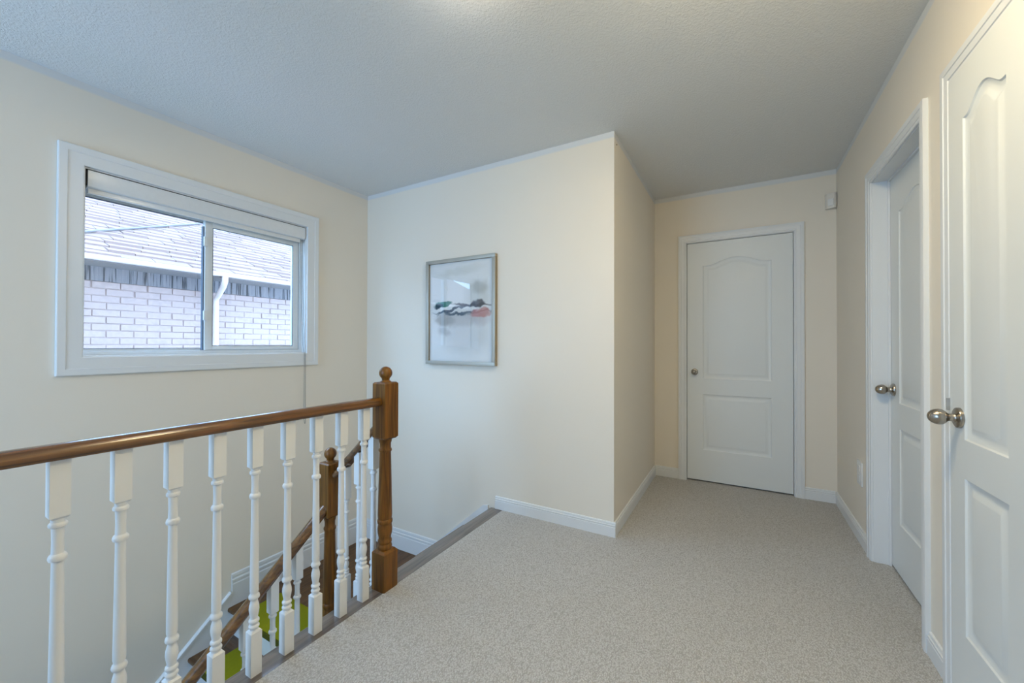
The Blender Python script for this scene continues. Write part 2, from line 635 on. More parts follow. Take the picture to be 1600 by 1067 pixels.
# carpet (one slab following the hall), wood edge along the stairwell
CARPET_X = -1.440
m = MB()
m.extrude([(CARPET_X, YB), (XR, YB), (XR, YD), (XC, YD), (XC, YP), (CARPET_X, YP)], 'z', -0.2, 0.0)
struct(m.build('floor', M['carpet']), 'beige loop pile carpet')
struct(MB().box(XR, XR + e, D2[0], D2[1], -0.2, 0.0).build('floor_doorway', M['carpet']), 'carpet running under the recessed white door')
struct(MB().box(DX0, DX1, YD, YD + e, -0.2, 0.0).build('floor_threshold', M['carpet']), 'carpet running under the end door')
struct(MB().box(XR, XR + e, D3[0], D3[1], -0.2, 0.0).build('floor_closet', M['carpet']), 'carpet running under the narrow closet door')

NX0, NX1 = -1.549, -1.438
nose = [(NX1, -0.030), (NX1, -0.002), (NX0 + 0.012, -0.002), (NX0 + 0.004, -0.006), (NX0, -0.016), (NX0 + 0.004, -0.026), (NX0 + 0.012, -0.030)]
struct(MB().extrude(nose, 'y', YB, YP).build('trim_1', M['nosing'], smooth=40), 'stained oak edging between carpet and stairwell')

# wall of the stairwell below the upper floor
struct(MB().box(-1.535, -1.440, YB, 1.31, ZLOW, -0.030).build('wall_stairwell', M['wall']), 'stairwell wall below the carpet edge')
struct(MB().box(XL - e - 1, XR + 1, YB - 1.5, YP + e, ZLOW - 0.1, ZLOW).build('floor_lower', M['lowfloor']), 'wooden floor of the storey below')


# ------------------------------------------------------------------ baseboards
def base_profile(h, t=0.012):
    """(out, up): plain board with a stepped, grooved cap"""
    return [(0, 0), (t, 0), (t, h * 0.66), (t * 0.80, h * 0.68), (t * 0.80, h * 0.72), (t * 0.95, h * 0.74), (t * 0.95, h * 0.80),
            (t * 0.60, h * 0.83), (t * 0.60, h * 0.87), (t * 0.70, h * 0.89), (t * 0.55, h * 0.97), (0, h)]


def baseboard(name, a, b, h=0.088, parent=None, label=None):
    # outward side is to the left of a->b when seen from above
    pr = [(-p[0], p[1]) for p in base_profile(h)]
    o = MB().sweep(pr, a, b).build(name, M['trim'], parent)
    if not parent:
        struct(o, label)
    return o


# left of direction: a->b = +x gives left = +y; so run towards -x for boards on walls facing -y
baseboard('baseboard_back', (XC + 0.012, YP, 0), (-1.500, YP, 0), label='white grooved baseboard under the picture wall')
baseboard('baseboard_hall', (XC, YD, 0), (XC, YP, 0), label='white baseboard along the short hall wall')
for k, (a, b_) in enumerate(((DX0 - 0.061, XC + 0.012), (XR - 0.012, DX1 + 0.061))):
    baseboard('baseboard_end_%s' % ('left', 'right')[k], (a, YD, 0), (b_, YD, 0), label=('white baseboard between the end door and the short wall', 'white baseboard between the end door and the corner')[k])
for nm, a, b_, lb in (('baseboard_right', D2[1] + 0.062, YD, 'white baseboard below the white wall plate'),
                      ('baseboard_right_middle', D3[1] + 0.062, D2[0] - 0.062, 'short white baseboard between the two right-hand doors'),
                      ('baseboard_right_rear', YB, D3[0] - 0.062, 'white baseboard beyond the narrow closet door')):
    baseboard(nm, (XR, a, 0), (XR, b_, 0), label=lb)


# ------------------------------------------------------------------ doors
def outline(x0, x1, z0, z1, rise, inset, n=22):
    """closed loop (counter-clockwise in x,z); flat shoulders and an eyebrow arch at the top"""
    X0, X1, Z0 = x0 + inset, x1 - inset, z0 + inset
    pts = [(X0, Z0), (X1, Z0)]
    for k in range(n + 1):
        t = k / n
        x = X1 + (X0 - X1) * t
        s = min(1, max(0, (t - 0.10) / 0.80))
        z = z1 - inset + rise * (math.sin(math.pi * s) ** 1.35 if 0 < s < 1 else 0)
        pts.append((x, z))
    return pts


def flat_outline(x0, x1, z0, z1, inset):
    return outline(x0, x1, z0, z1, 0.0, inset, 2)


def door_slab(parent, x0, x1, z0, z1, panels, thick=0.035):
    """slab in local x (width), z; face at local y=0, back at y=thick. panels: (x0,x1,z0,z1,rise)"""
    outer = [(x0, z0), (x1, z0), (x1, z1), (x0, z1)]
    holes = [outline(*p, 0.0) for p in panels]
    rings = [[Vector((p[0], p[1], 0)) for p in outer]] + [[Vector((p[0], p[1], 0)) for p in reversed(h)] for h in holes]
    tris = tessellate_polygon(rings)
    flat = [p for r in rings for p in r]
    mb = MB()
    for y, flip in ((0.0, False), (thick, True)):
        mb.add([(p.x, y, p.y) for p in flat], [tuple(t) for t in tris])
    n = len(flat)
    k = 0
    for r in rings:
        L = len(r)
        for i in range(L):
            a, b = k + i, k + (i + 1) % L
            mb.f.append((a, b, b + n, a + n))
        k += L
    slab = mb.build('slab', M['door'], None)
    slab.parent = parent
    for p in panels:
        pm = MB()
        loops = [(0.0, 0.0), (0.004, 0.0045), (0.012, 0.0075), (0.020, 0.0085), (0.030, 0.0070), (0.040, 0.0025), (0.046, 0.0018)]
        L = None
        for ins, dep in loops:
            o = outline(*p, ins)
            L = len(o)
            pm.v += [(q[0], dep, q[1]) for q in o]
        for j in range(len(loops) - 1):
            for i in range(L):
                pm.f.append((j * L + i, j * L + (i + 1) % L, (j + 1) * L + (i + 1) % L, (j + 1) * L + i))
        last = (len(loops) - 1) * L
        pm.f.append(tuple(last + i for i in range(L)))
        # closed back so the panel has thickness
        b0 = len(pm.v)
        o = outline(*p, 0.0)
        pm.v += [(q[0], thick * 0.8, q[1]) for q in o]
        for i in range(L):
            pm.f.append((i, b0 + i, b0 + (i + 1) % L, (i + 1) % L))
        pm.f.append(tuple(b0 + i for i in reversed(range(L))))
        po = pm.build('panel', M['door'], None, smooth=25)
        po.parent = slab
    return slab


def casing_profile(w, t=0.018):
    """(across from the opening outwards, out of the wall)"""
    return [(0, 0), (0, t * 0.45), (w * 0.06, t * 0.55), (w * 0.20, t * 0.55), (w * 0.24, t * 0.72), (w * 0.42, t * 0.78),
            (w * 0.60, t * 0.80), (w * 0.64, t * 0.95), (w * 0.88, t), (w, t * 0.9), (w, 0)]


def mitred_frame(name, mat, parent, x0, x1, z0, z1, w, t, closed=False, prof=None):
    """casing round an opening in the local x-z plane, standing out towards -y"""
    prof = prof or casing_profile(w, t)
    path = [(x0, z0, -1, 0 if not closed else -1), (x0, z1, -1, 1), (x1, z1, 1, 1), (x1, z0, 1, 0 if not closed else -1)]
    mb = MB()
    n = len(prof)
    for (x, z, sx, sz) in path:
        mb.v += [(x + sx * a, -o, z + sz * a) for a, o in prof]
    segs = [(0, 1), (1, 2), (2, 3)] + ([(3, 0)] if closed else [])
    for i, j in segs:
        for k in range(n):
            k2 = (k + 1) % n
            mb.f.append((i * n + k, i * n + k2, j * n + k2, j * n + k))
    if not closed:
        mb.f.append(tuple(range(n)))
        mb.f.append(tuple(3 * n + k for k in reversed(range(n))))
    o = mb.build(name, mat, None, smooth=20)
    o.parent = parent
    return o


KNOB_EGG = [(0.0, 0.075), (0.006, 0.0745), (0.0125, 0.072), (0.019, 0.066), (0.0235, 0.058), (0.0255, 0.049), (0.0245, 0.041),
            (0.020, 0.034), (0.0145, 0.0295), (0.0125, 0.0265), (0.0125, 0.015), (0.0150, 0.012)]
ROSE = [(0.0, 0.013), (0.020, 0.0125), (0.026, 0.011), (0.031, 0.0085), (0.0325, 0.005), (0.0325, 0.0)]


def knob(parent, x, z, scale=1.0):
    """knob on the local -y face"""
    T = Matrix.Translation((x, 0, z)) @ Matrix.Rotation(math.pi / 2, 4, 'X') @ Matrix.Scale(scale, 4)
    ro = MB().lathe([(max(r, 0.0005), h) for r, h in reversed(ROSE)], 28, T).build('door_knob', M['nickel'], None, smooth=40)
    ro.parent = parent
    kn = MB().lathe([(max(r, 0.0005), h) for r, h in reversed(KNOB_EGG)], 28, T).build('knob_grip', M['nickel'], None, smooth=60)
    kn.parent = ro
    return ro


def door_set(name, loc, rotz, w0, w1, dh, face, jamb_d, panels, knob_x, gap=0.004, cas_w=0.061, knob_z=0.93, knob_s=1.0,
             label=None, sill=0.012):
    """local frame: x along the wall, +y into the wall; wall surface at y=0; slab face at y=face"""
    root = empty(name, loc)
    root.rotation_euler = (0, 0, rotz)
    struct(root, label)
    jm = MB()
    jt = 0.004
    jm.box(w0 - 0.001, w0 + jt, 0.0, jamb_d, 0, dh)
    jm.box(w1 - jt, w1 + 0.001, 0.0, jamb_d, 0, dh)
    jm.box(w0 + jt, w1 - jt, 0.0, jamb_d, dh - jt, dh + 0.001)
    j = jm.build('jamb', M['trim'])
    j.parent = root
    if face > 0.02:
        st = MB()
        s0 = face - 0.001
        st.box(w0 + jt, w0 + jt + 0.010, s0 - 0.010, s0, 0, dh - jt)
        st.box(w1 - jt - 0.010, w1 - jt, s0 - 0.010, s0, 0, dh - jt)
        st.box(w0 + jt + 0.01, w1 - jt - 0.01, s0 - 0.010, s0, dh - jt - 0.010, dh - jt)
        stp = st.build('door_stop', M['trim'])
        stp.parent = root
    mitred_frame('casing', M['trim'], root, w0, w1, 0.0, dh, cas_w, 0.018)
    slab = door_slab(root, w0 + jt + gap, w1 - jt - gap, sill, dh - jt - gap, panels)
    slab.location = (0, face, 0)
    k = knob(root, knob_x, knob_z, knob_s)
    k.location = (0, face, 0)
    return root


# end door (faces -y): local x = world x
door_set('door_1', (0, YD, 0), 0, DX0, DX1, DH, 0.016, 0.10,
         [(-0.268, 0.223, 0.875, 1.835, 0.055), (-0.268, 0.223, 0.270, 0.742, 0.0)], -0.333, knob_s=0.86, label='white two panel door at the end of the hall', gap=0.003)
# doors in the right wall (face -x): rotate so local -y -> world -x ; local x -> world -y... (rotz=-90: x->-y, y->x)
door_set('door_2', (XR, 0, 0), -math.pi / 2, -D2[1], -D2[0], DH, 0.072, 0.118,
         [(-2.692, -2.278, 0.868, 1.835, 0.055), (-2.692, -2.278, 0.262, 0.742, 0.0)], -2.770, label='white panel door set back in its frame in the right wall')
door_set('door_3', (XR, 0, 0), -math.pi / 2, -D3[1], -D3[0], DH, -0.016, 0.10,
         [(-1.774, -1.540, 0.866, 1.872, 0.050), (-1.774, -1.540, 0.258, 0.746, 0.0)], -1.803, label='narrow white closet door flush with its casing',
         gap=0.001)
d3 = bpy.data.objects['door_3']
sp = MB().box(-1.8745, -1.8700, -0.024, -0.004, 0.945, 0.985).build('strike_plate', M['steel'])
sp.parent = d3

for nm, bx, lb in (('light_block_end', (DX0 - 0.1, DX1 + 0.1, YD + e, YD + e + 0.05, -0.2, H), 'unseen panel added behind the end door to block sky light'),
                   ('light_block_right', (XR + e, XR + e + 0.05, D2[0] - 0.1, D2[1] + 0.1, -0.2, H), 'unseen panel added behind the recessed door to block sky light'),
                   ('light_block_closet', (XR + e, XR + e + 0.05, D3[0] - 0.1, D3[1] + 0.1, -0.2, H), 'unseen panel added behind the narrow closet door to block sky light')):
    struct(MB().box(*bx).build(nm, M['wall']), lb)  # panels added unseen behind the doors to stop sky light leaking through

# ------------------------------------------------------------------ stair window
win = struct(empty('window_1', (XL, 0, 0)), 'white sliding window above the stairs')
win.rotation_euler = (0, 0, math.pi / 2)      # local x -> world y, local y -> world -x ; room side = local -y
y0, y1, z0, z1 = WIN
FLAT_CAS = lambda w, t: [(0, 0), (0, t * 0.75), (w * 0.04, t * 0.85), (w * 0.62, t * 0.85), (w * 0.66, t), (w * 0.96, t), (w, t * 0.9), (w, 0)]
mitred_frame('casing', M['trim'], win, y0, y1, z0, z1, 0.090, 0.020, True, FLAT_CAS(0.090, 0.020))


def wpart(mb, name, mat, bevel=0.0, parent=None):
    o = mb.build(name, M[mat], None, bevel)
    o.parent = parent or win
    return o


def ring(mb, x0, x1, z0, z1, w, ya, yb, wb=None, wt=None):
    wb = w if wb is None else wb
    wt = w if wt is None else wt
    mb.box(x0, x0 + w, ya, yb, z0, z1)
    mb.box(x1 - w, x1, ya, yb, z0, z1)
    mb.box(x0 + w, x1 - w, ya, yb, z0, z0 + wb)
    mb.box(x0 + w, x1 - w, ya, yb, z1 - wt, z1)
    return mb


mb = MB()   # reveal lining
ring(mb, y0, y1, z0, z1, 0.006, 0.0, 0.045)
wpart(mb, 'reveal', 'trim')
mb = ring(MB(), y0 + 0.001, y1 - 0.001, z0 + 0.001, z1 - 0.001, 0.010, 0.045, 0.115, 0.026, 0.026)
mb.box(y1 - 0.027, y1 - 0.011, 0.045, 0.115, z0 + 0.027, z1 - 0.027)
FR = wpart(mb, 'frame', 'vinyl')
# inner track lip
wpart(ring(MB(), y0 + 0.011, y1 - 0.027, z0 + 0.027, z1 - 0.027, 0.006, 0.083, 0.086), 'track', 'vinyl', 0, FR)
# fixed (outer) light
LS = wpart(ring(MB(), y0 + 0.011, 1.232, z0 + 0.027, z1 - 0.027, 0.012, 0.088, 0.108, 0.012, 0.095), 'sash', 'vinyl', 0.0015)
wpart(ring(MB(), y0 + 0.0235, 1.2195, z0 + 0.0395, z1 - 0.1225, 0.003, 0.0865, 0.0985), 'gasket', 'gasket', 0, LS)
pn = MB().box(y0 + 0.0265, 1.2165, 0.0965, 0.0995, z0 + 0.0425, z1 - 0.1255)
wpart(pn, 'pane', 'glass', 0, LS)
# sliding (inner) sash
RS = wpart(ring(MB(), 1.195, y1 - 0.030, z0 + 0.029, z1 - 0.030, 0.042, 0.050, 0.082, 0.026, 0.120), 'sash', 'vinyl', 0.002)
wpart(MB().box(1.1885, 1.1945, 0.060, 0.084, z0 + 0.029, z1 - 0.150), 'gasket', 'gasket', 0, RS)
wpart(ring(MB(), 1.237, y1 - 0.072, z0 + 0.055, z1 - 0.150, 0.0035, 0.052, 0.0545), 'gasket', 'gasket', 0, RS)
wpart(MB().box(1.237, y1 - 0.072, 0.064, 0.068, z0 + 0.055, z1 - 0.150), 'pane', 'glass', 0, RS)
for lz in (1.795, 1.335):
    lk = wpart(MB().box(1.185, 1.207, 0.036, 0.049, lz - 0.030, lz + 0.030), 'latch', 'vinyl', 0.003, RS)

# roller blind cassette in the top of the reveal
bl = empty('roller_blind', (XL, (y0 + y1) / 2, z1 - 0.1))
tag(bl, 'white roller blind cassette drawn up at the top of the window', 'blind')
cas = MB()
cz0, cz1 = z1 - 0.098, z1 - 0.013
cas.extrude([(XL - 0.006, cz1), (XL + 0.006, cz1), (XL + 0.006, cz0 + 0.014), (XL + 0.002, cz0 + 0.004), (XL - 0.008, cz0), (XL - 0.034, cz0), (XL - 0.034, cz1)],
            'y', y0 + 0.014, y1 - 0.014)
cas.build('cassette', M['blind'], bl, smooth=40)
MB().box(XL - 0.036, XL - 0.004, y0 + 0.007, y1 - 0.007, cz1 + 0.0005, z1 - 0.007).build('top_gap_shade', M['black'], bl)  # black strip standing in for the shade in the gap above the cassette
for a in (y0 + 0.007, y1 - 0.0125):
    MB().box(XL - 0.030, XL - 0.004, a, a + 0.0055, cz0 + 0.010, cz1).build('side_gap_shade', M['black'], bl)  # black strips standing in for shade in the gaps beside the cassette
MB().box(XL - 0.028, XL - 0.014, y0 + 0.020, y1 - 0.040, cz0 - 0.026, cz0).build('hem_bar', M['blind'], bl, bevel=0.002)
# cord loop: two strands beside the sash, then outside the casing down the wall
cu = MB()
def tube(mb, pts, r, seg=8):
    pts = [Vector(p) for p in pts]
    rings = []
    for i, p in enumerate(pts):
        d = (pts[min(i + 1, len(pts) - 1)] - pts[max(i - 1, 0)]).normalized()
        a = d.cross(Vector((1, 0, 0.1))).normalized()
        if a.length < 0.1:
            a = Vector((0, 1, 0))
        b = d.cross(a)
        rings.append([p + a * r * math.cos(2 * math.pi * k / seg) + b * r * math.sin(2 * math.pi * k / seg) for k in range(seg)])
    vs_ = [q for rr in rings for q in rr]
    fs = []
    for i in range(len(pts) - 1):
        for k in range(seg):
            fs.append((i * seg + k, i * seg + (k + 1) % seg, (i + 1) * seg + (k + 1) % seg, (i + 1) * seg + k))
    fs.append(tuple(range(seg)))
    fs.append(tuple((len(pts) - 1) * seg + k for k in range(seg)))
    return mb.add(vs_, fs)


cy = y1 - 0.026
cx = XL + 0.024
strand = [(XL - 0.012, cy - 0.012, cz0 + 0.01), (XL - 0.004, cy - 0.011, 1.60), (XL + 0.012, cy - 0.004, 1.16), (cx, cy, 1.08), (cx, cy, 0.60)]
loop = [(cx, cy + 0.002 + 0.006 * (1 - math.cos(a)), 0.60 - 0.035 * math.sin(a)) for a in [k * math.pi / 8 for k in range(1, 8)]]
back = [(cx, cy + 0.012, 0.60), (cx, cy + 0.009, 1.08), (XL + 0.010, cy + 0.008, 1.20), (XL - 0.004, cy + 0.002, 1.60), (XL - 0.012, cy + 0.0, cz0 + 0.01)]
tube(cu, strand + loop + back, 0.0017).build('pull_cord', M['cord'], bl, smooth=60)

# ------------------------------------------------------------------ railing around the stairwell
RX = -1.482       # line of the landing railing
RAIL_PROF = [(-0.024, 0.0), (0.024, 0.0), (0.0285, 0.006), (0.0300, 0.014), (0.0285, 0.024), (0.022, 0.033), (0.012, 0.0375), (0.0, 0.039),
             (-0.012, 0.0375), (-0.022, 0.033), (-0.0285, 0.024), (-0.0300, 0.014), (-0.0285, 0.006)]


def square_loop(h, z, ch=0.0):
    return [(sx * h, sy * h, z) for sx, sy in ((-1, -1), (1, -1), (1, 1), (-1, 1))]


def turned(mb, prof, seg=16):
    """lathe open at both ends capped"""
    return mb.lathe(prof, seg)


def block(mb, h, z0, z1, ch0=0.0, ch1=0.0, c=0.0):
    """square block with pyramidal chamfered ends"""
    rows = []
    if ch0:
        rows.append((h - ch0, z0))
        rows.append((h, z0 + ch0 * 1.1))
    else:
        rows.append((h, z0))
    if ch1:
        rows.append((h, z1 - ch1 * 1.1))
        rows.append((h - ch1, z1))
    else:
        rows.append((h, z1))
    vs_ = []
    for hh, z in rows:
        vs_ += square_loop(hh, z)
    fs = [tuple(reversed(range(4)))]
    for i in range(len(rows) - 1):
        for k in range(4):
            fs.append((i * 4 + k, i * 4 + (k + 1) % 4, (i + 1) * 4 + (k + 1) % 4, (i + 1) * 4 + k))
    n = len(rows) - 1
    fs.append(tuple(n * 4 + k for k in range(4)))
    return mb.add(vs_, fs)


def baluster_mesh(name, L, base=0.155, top=0.152, hs=0.0181, slope=0.0):
    """turned baluster of height L, square top and bottom blocks"""
    b = MB()
    k = (L - base - top) / (0.870 - 0.155 - 0.152)

    def Z(z):      # reference profile measured on a 0.870 m baluster
        return base + (z - 0.155) * k
    block(b, hs, 0.0, base, 0, 0.005)
    block(b, hs, L - top, L, 0.005, 0)
    ref = [(0.0130, 0.150), (0.0130, 0.160), (0.0160, 0.163), (0.0172, 0.167), (0.0160, 0.171), (0.0125, 0.1745), (0.0128, 0.179), (0.0160, 0.182), (0.0168, 0.186), (0.0158, 0.190),
           (0.0118, 0.194), (0.0125, 0.202), (0.0148, 0.214), (0.0162, 0.226), (0.0155, 0.238), (0.0125, 0.250), (0.0108, 0.257),
           (0.0124, 0.260), (0.0164, 0.264), (0.0176, 0.269), (0.0164, 0.275), (0.0125, 0.280), (0.0126, 0.284), (0.0139, 0.290), (0.0140, 0.320),
           (0.0112, 0.608), (0.0114, 0.612), (0.0162, 0.614), (0.0174, 0.618), (0.0174, 0.623), (0.0160, 0.627), (0.0118, 0.631), (0.0110, 0.660), (0.0118, 0.692),
           (0.0125, 0.6955), (0.0168, 0.698), (0.0174, 0.702), (0.0168, 0.706), (0.0132, 0.709), (0.0132, 0.722)]
    b.lathe([(r, Z(z)) for r, z in ref], 14)
    return b.mesh(name, M['baluster'], smooth=42)


def newel_parts(parent, x, y, zb, zt_block, ball_r=0.031, total=None, base_h=0.185, hs=0.0415, top_h=0.27):
    """turned newel: square base, turned shaft, square head and ball finial. zt_block = top of the head block"""
    b = MB()
    hb = zt_block - top_h
    zs = zb + base_h
    block(b, hs, zb, zs, 0, 0.010)
    block(b, hs, hb, zt_block, 0.008, 0.006)
    span = hb - zs

    def Z(t):
        return zs + span * t
    ref = [(0.029, -0.02), (0.0325, 0.012), (0.0340, 0.025), (0.0315, 0.040), (0.0290, 0.050), (0.0320, 0.060), (0.0325, 0.078), (0.0285, 0.092), (0.0290, 0.110),
           (0.0335, 0.150), (0.0345, 0.185), (0.0320, 0.215), (0.0310, 0.226), (0.0345, 0.236), (0.0355, 0.250), (0.0345, 0.264), (0.0310, 0.272), (0.0325, 0.282),
           (0.0335, 0.31), (0.0300, 0.60), (0.0268, 0.872), (0.0275, 0.880), (0.0305, 0.888), (0.0310, 0.898), (0.0290, 0.908), (0.0262, 0.915), (0.0262, 0.955),
           (0.0285, 0.968), (0.0305, 0.985), (0.0305, 1.02)]
    b.lathe([(r, Z(t)) for r, t in ref], 24)
    post = b.build('newel_post', M['oak'], None, smooth=42)
    post.location = (x, y, 0)
    adopt(post, parent)
    f = MB()
    zc = zt_block + 0.012 + ball_r
    prof = [(0.026, zt_block - 0.003), (0.026, zt_block + 0.003), (0.0215, zt_block + 0.006), (0.0175, zt_block + 0.009)]
    for k in range(1, 15):
        a = -math.pi / 2 + math.pi * k / 14
        r = max(0.0006, ball_r * math.cos(a))
        z = zc + ball_r * math.sin(a)
        if z > zt_block + 0.012 and (r > 0.014 or a > 0):
            prof.append((r, z))
    f.lathe(prof, 24)
    fin = f.build('ball_finial', M['oak'], None, smooth=60)
    fin.parent = post
    return post


# --- guard railing of the upper floor
guard = empty('landing_railing', (RX, 0, 0))
tag(guard, 'oak handrail with white turned balusters and ball-top newel along the carpet edge', 'railing')
NWY = 1.3575
post = newel_parts(guard, -1.4755, NWY, -0.002, 0.978)
hr = MB().sweep(RAIL_PROF, (RX, YB, 0.870), (RX, NWY - 0.0413, 0.870)).build('handrail', M['oak_y'], guard, smooth=50)
bm_main = baluster_mesh('baluster', 0.874)
k = 0
yb = 1.242
while yb > YB + 0.05:
    o = bpy.data.objects.new('baluster', bm_main)
    COL.objects.link(o)
    o.location = (RX - 0.006, yb, -0.002)
    adopt(o, guard)
    yb -= 0.11725

# --- stair railing going down
RISE, RUN = 0.175, 0.21
LZ = -3 * RISE               # quarter landing
N2 = (-1.886, NWY)
LN = 1.335                   # nosing line of the landing (front edge, towards -y)
srail = empty('stair_railing', (N2[0], N2[1], LZ))
tag(srail, 'stair railing with low ball-top newel and sloping oak rails beside the steps', 'railing')
newel_parts(srail, N2[0], N2[1], -0.66, 0.535, base_h=0.29, top_h=0.285)
SL1 = (0.771 - 0.483) / (1.848 - 1.532)


def sloped_rail(a, b, mat):
    MB().sweep([(p[0] * 0.92, p[1] - 0.039) for p in RAIL_PROF], a, b).build('handrail', mat, srail, smooth=50)


sloped_rail((-1.520, NWY, 0.790), (N2[0] + 0.040, NWY, 0.790 - (N2[0] + 0.040 + 1.520) * -SL1), M['oak_x'])
SL2 = 0.80
RZ0 = 0.318                  # top of the lower rail at the newel face
ybot = -1.25
sloped_rail((N2[0], NWY - 0.040, RZ0), (N2[0], ybot, RZ0 - SL2 * (NWY - 0.040 - ybot)), M['oak_y'])
# balusters of the short upper flight stand on the first step
for x in (-1.556, -1.658, -1.758):
    zt = 0.790 - SL1 * (-1.520 - x) - 0.045
    zbm = -RISE
    L = zt - zbm
    o = bpy.data.objects.new('baluster', baluster_mesh('baluster', L, base=0.155, top=0.165))
    COL.objects.link(o)
    o.location = (x, NWY, zbm)
    adopt(o, srail)
# lower flight
bm_low = None
STR_OFF = 0.06
yb = 1.180
while yb > ybot + 0.05:
    zt = RZ0 - SL2 * (NWY - 0.040 - yb) - 0.040
    zbm = LZ + STR_OFF - (RISE / RUN) * (LN - yb) - 0.02
    L = zt - zbm
    o = bpy.data.objects.new('baluster', baluster_mesh('baluster', L, base=0.13, top=0.165))
    COL.objects.link(o)
    o.location = (N2[0], yb, zbm)
    adopt(o, srail)
    yb -= 0.118
newel_parts(srail, N2[0], ybot - 0.03, ZLOW, RZ0 - SL2 * (NWY - 0.04 - ybot) + 0.13, base_h=0.25)

# ------------------------------------------------------------------ staircase
st = empty('staircase', (-2.3, 1.8, LZ))
tag(st, 'dark oak stairs with white risers turning at a quarter landing below the window', 'staircase')


def tread_x(x0, x1, z, ya, yb_):
    """tread whose nosing points to -x"""
    p = [(x0, z - 0.026), (x0 - 0.004, z - 0.022), (x0 - 0.006, z - 0.013), (x0 - 0.004, z - 0.004), (x0, z), (x1, z), (x1, z - 0.026)]
    MB().extrude(p, 'y', ya, yb_).build('tread', M['tread'], st, smooth=40)


def tread_y(y0, y1, z, xa, xb, name='tread'):
    p = [(y0, z - 0.026), (y0 - 0.004, z - 0.022), (y0 - 0.006, z - 0.013), (y0 - 0.004, z - 0.004), (y0, z), (y1, z), (y1, z - 0.026)]
    return MB().extrude(p, 'x', xa, xb).build(name, M['tread'], st, smooth=40)


SKT = 0.014
yu0, yu1 = 1.335, YP - 0.001
X1N, X2N = -1.775, -1.985
MB().box(-1.540, -1.528, yu0, yu1, -RISE, -0.030).build('riser', M['trim'], st)
tread_x(X1N, -1.528, -RISE, yu0 - 0.02, yu1)
MB().box(X1N + 0.020, X1N + 0.032, yu0, yu1, -2 * RISE, -RISE - 0.026).build('riser', M['trim'], st)
tread_x(X2N, X1N + 0.032, -2 * RISE, yu0 - 0.02, yu1)
MB().box(X2N + 0.020, X2N + 0.032, yu0, yu1, -3 * RISE, -2 * RISE - 0.026).build('riser', M['trim'], st)
# landing boards
nb = 8
wb = (X2N + 0.032 - XL - 0.001) / nb
for i in range(nb):
    a = XL + 0.001 + i * wb
    p = [(LN - 0.02, LZ - 0.026), (LN - 0.024, LZ - 0.022), (LN - 0.026, LZ - 0.013), (LN - 0.024, LZ - 0.004), (LN - 0.02, LZ), (YP - 0.001, LZ), (YP - 0.001, LZ - 0.026)]
    MB().extrude(p, 'x', a + 0.0006, a + wb - 0.0006).build('landing_board', M['lowfloor'], st, smooth=40)
# lower flight
XS = N2[0] + 0.02
for k in range(1, 13):
    z = LZ - k * RISE
    yn = LN - k * RUN
    tread_y(yn - 0.02, yn + RUN + 0.012, z, XL + 0.001, XS - 0.03)
    MB().box(XL + 0.001, XS - 0.03, yn + RUN, yn + RUN + 0.012, z, z + RISE - 0.026).build('riser', M['trim'], st)
z = LZ - 13 * RISE
# stringers: open side of the lower flight, under the short upper flight, skirts on the walls
sl = RISE / RUN
ye = LN - 12 * RUN
MB().extrude([(LN, LZ + 0.02), (ye, LZ + 0.04 - sl * (LN - ye)), (ye, ZLOW), (ye + 0.25, ZLOW), (LN, LZ - 0.32)], 'x', XS - 0.04, XS).build('stringer', M['trim'], st)
MB().extrude([(-1.535, -RISE - 0.027), (X1N + 0.01, -RISE - 0.027), (X1N + 0.01, -2 * RISE - 0.027), (X2N + 0.02, -2 * RISE - 0.027), (X2N + 0.02, -0.9), (-1.535, -0.9)],
             'y', yu0 - 0.012, yu0 + 0.010).build('stringer', M['trim'], st)
# skirt on the picture wall beside the upper flight
sk = [(-1.560, 0.012), (-1.600, 0.005), (-2.030, LZ + 0.160), (-2.030, LZ), (-1.985, LZ), (-1.555, -RISE)]
MB().extrude(sk, 'y', YP - SKT, YP - 0.001).build('skirt_board', M['trim'], st)
capw = [(0.0, 0.0), (0.020, 0.0), (0.020, 0.008), (0.012, 0.014), (0.0, 0.014)]
# skirt of the lower flight on the window wall
yl = ye
MB().extrude([(LN - 0.001, LZ + 0.085), (LN - 0.001, LZ - 0.35), (yl, LZ + 0.085 - sl * (LN - yl) - 0.45), (yl, LZ + 0.085 - sl * (LN - yl))], 'x', XL + 0.001, XL + SKT).build('skirt_board', M['trim'], st)
MB().sweep([(0.0, 0.0), (0.020, 0.0), (0.020, 0.010), (0.012, 0.016), (0.0, 0.016)], (XL + 0.001, yl, LZ + 0.085 - sl * (LN - yl)), (XL + 0.001, LN - 0.001, LZ + 0.085)).build('skirt_cap', M['trim'], st)
# landing baseboards
baseboard('baseboard', (XL + 0.001, YP - 0.001, LZ), (XL + 0.001, LN, LZ), 0.205, st)
baseboard('baseboard', (-2.030, YP - 0.001, LZ), (XL + 0.012, YP - 0.001, LZ), 0.165, st)

# lime green mats on the steps
def step_mat(x0, x1, y0, y1, z, label):
    r = empty('stair_mat', ((x0 + x1) / 2, (y0 + y1) / 2, z))
    tag(r, label, 'mat', 'lime green stair mats')
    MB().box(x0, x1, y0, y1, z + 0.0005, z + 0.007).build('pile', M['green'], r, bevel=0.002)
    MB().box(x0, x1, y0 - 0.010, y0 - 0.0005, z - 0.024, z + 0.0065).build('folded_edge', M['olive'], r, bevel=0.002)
    return r


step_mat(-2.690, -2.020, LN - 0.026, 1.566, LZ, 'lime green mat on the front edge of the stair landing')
step_mat(-2.660, -2.020, LN - RUN - 0.026, LN - 0.010, LZ - RISE, 'lime green mat on the step just below the stair landing')

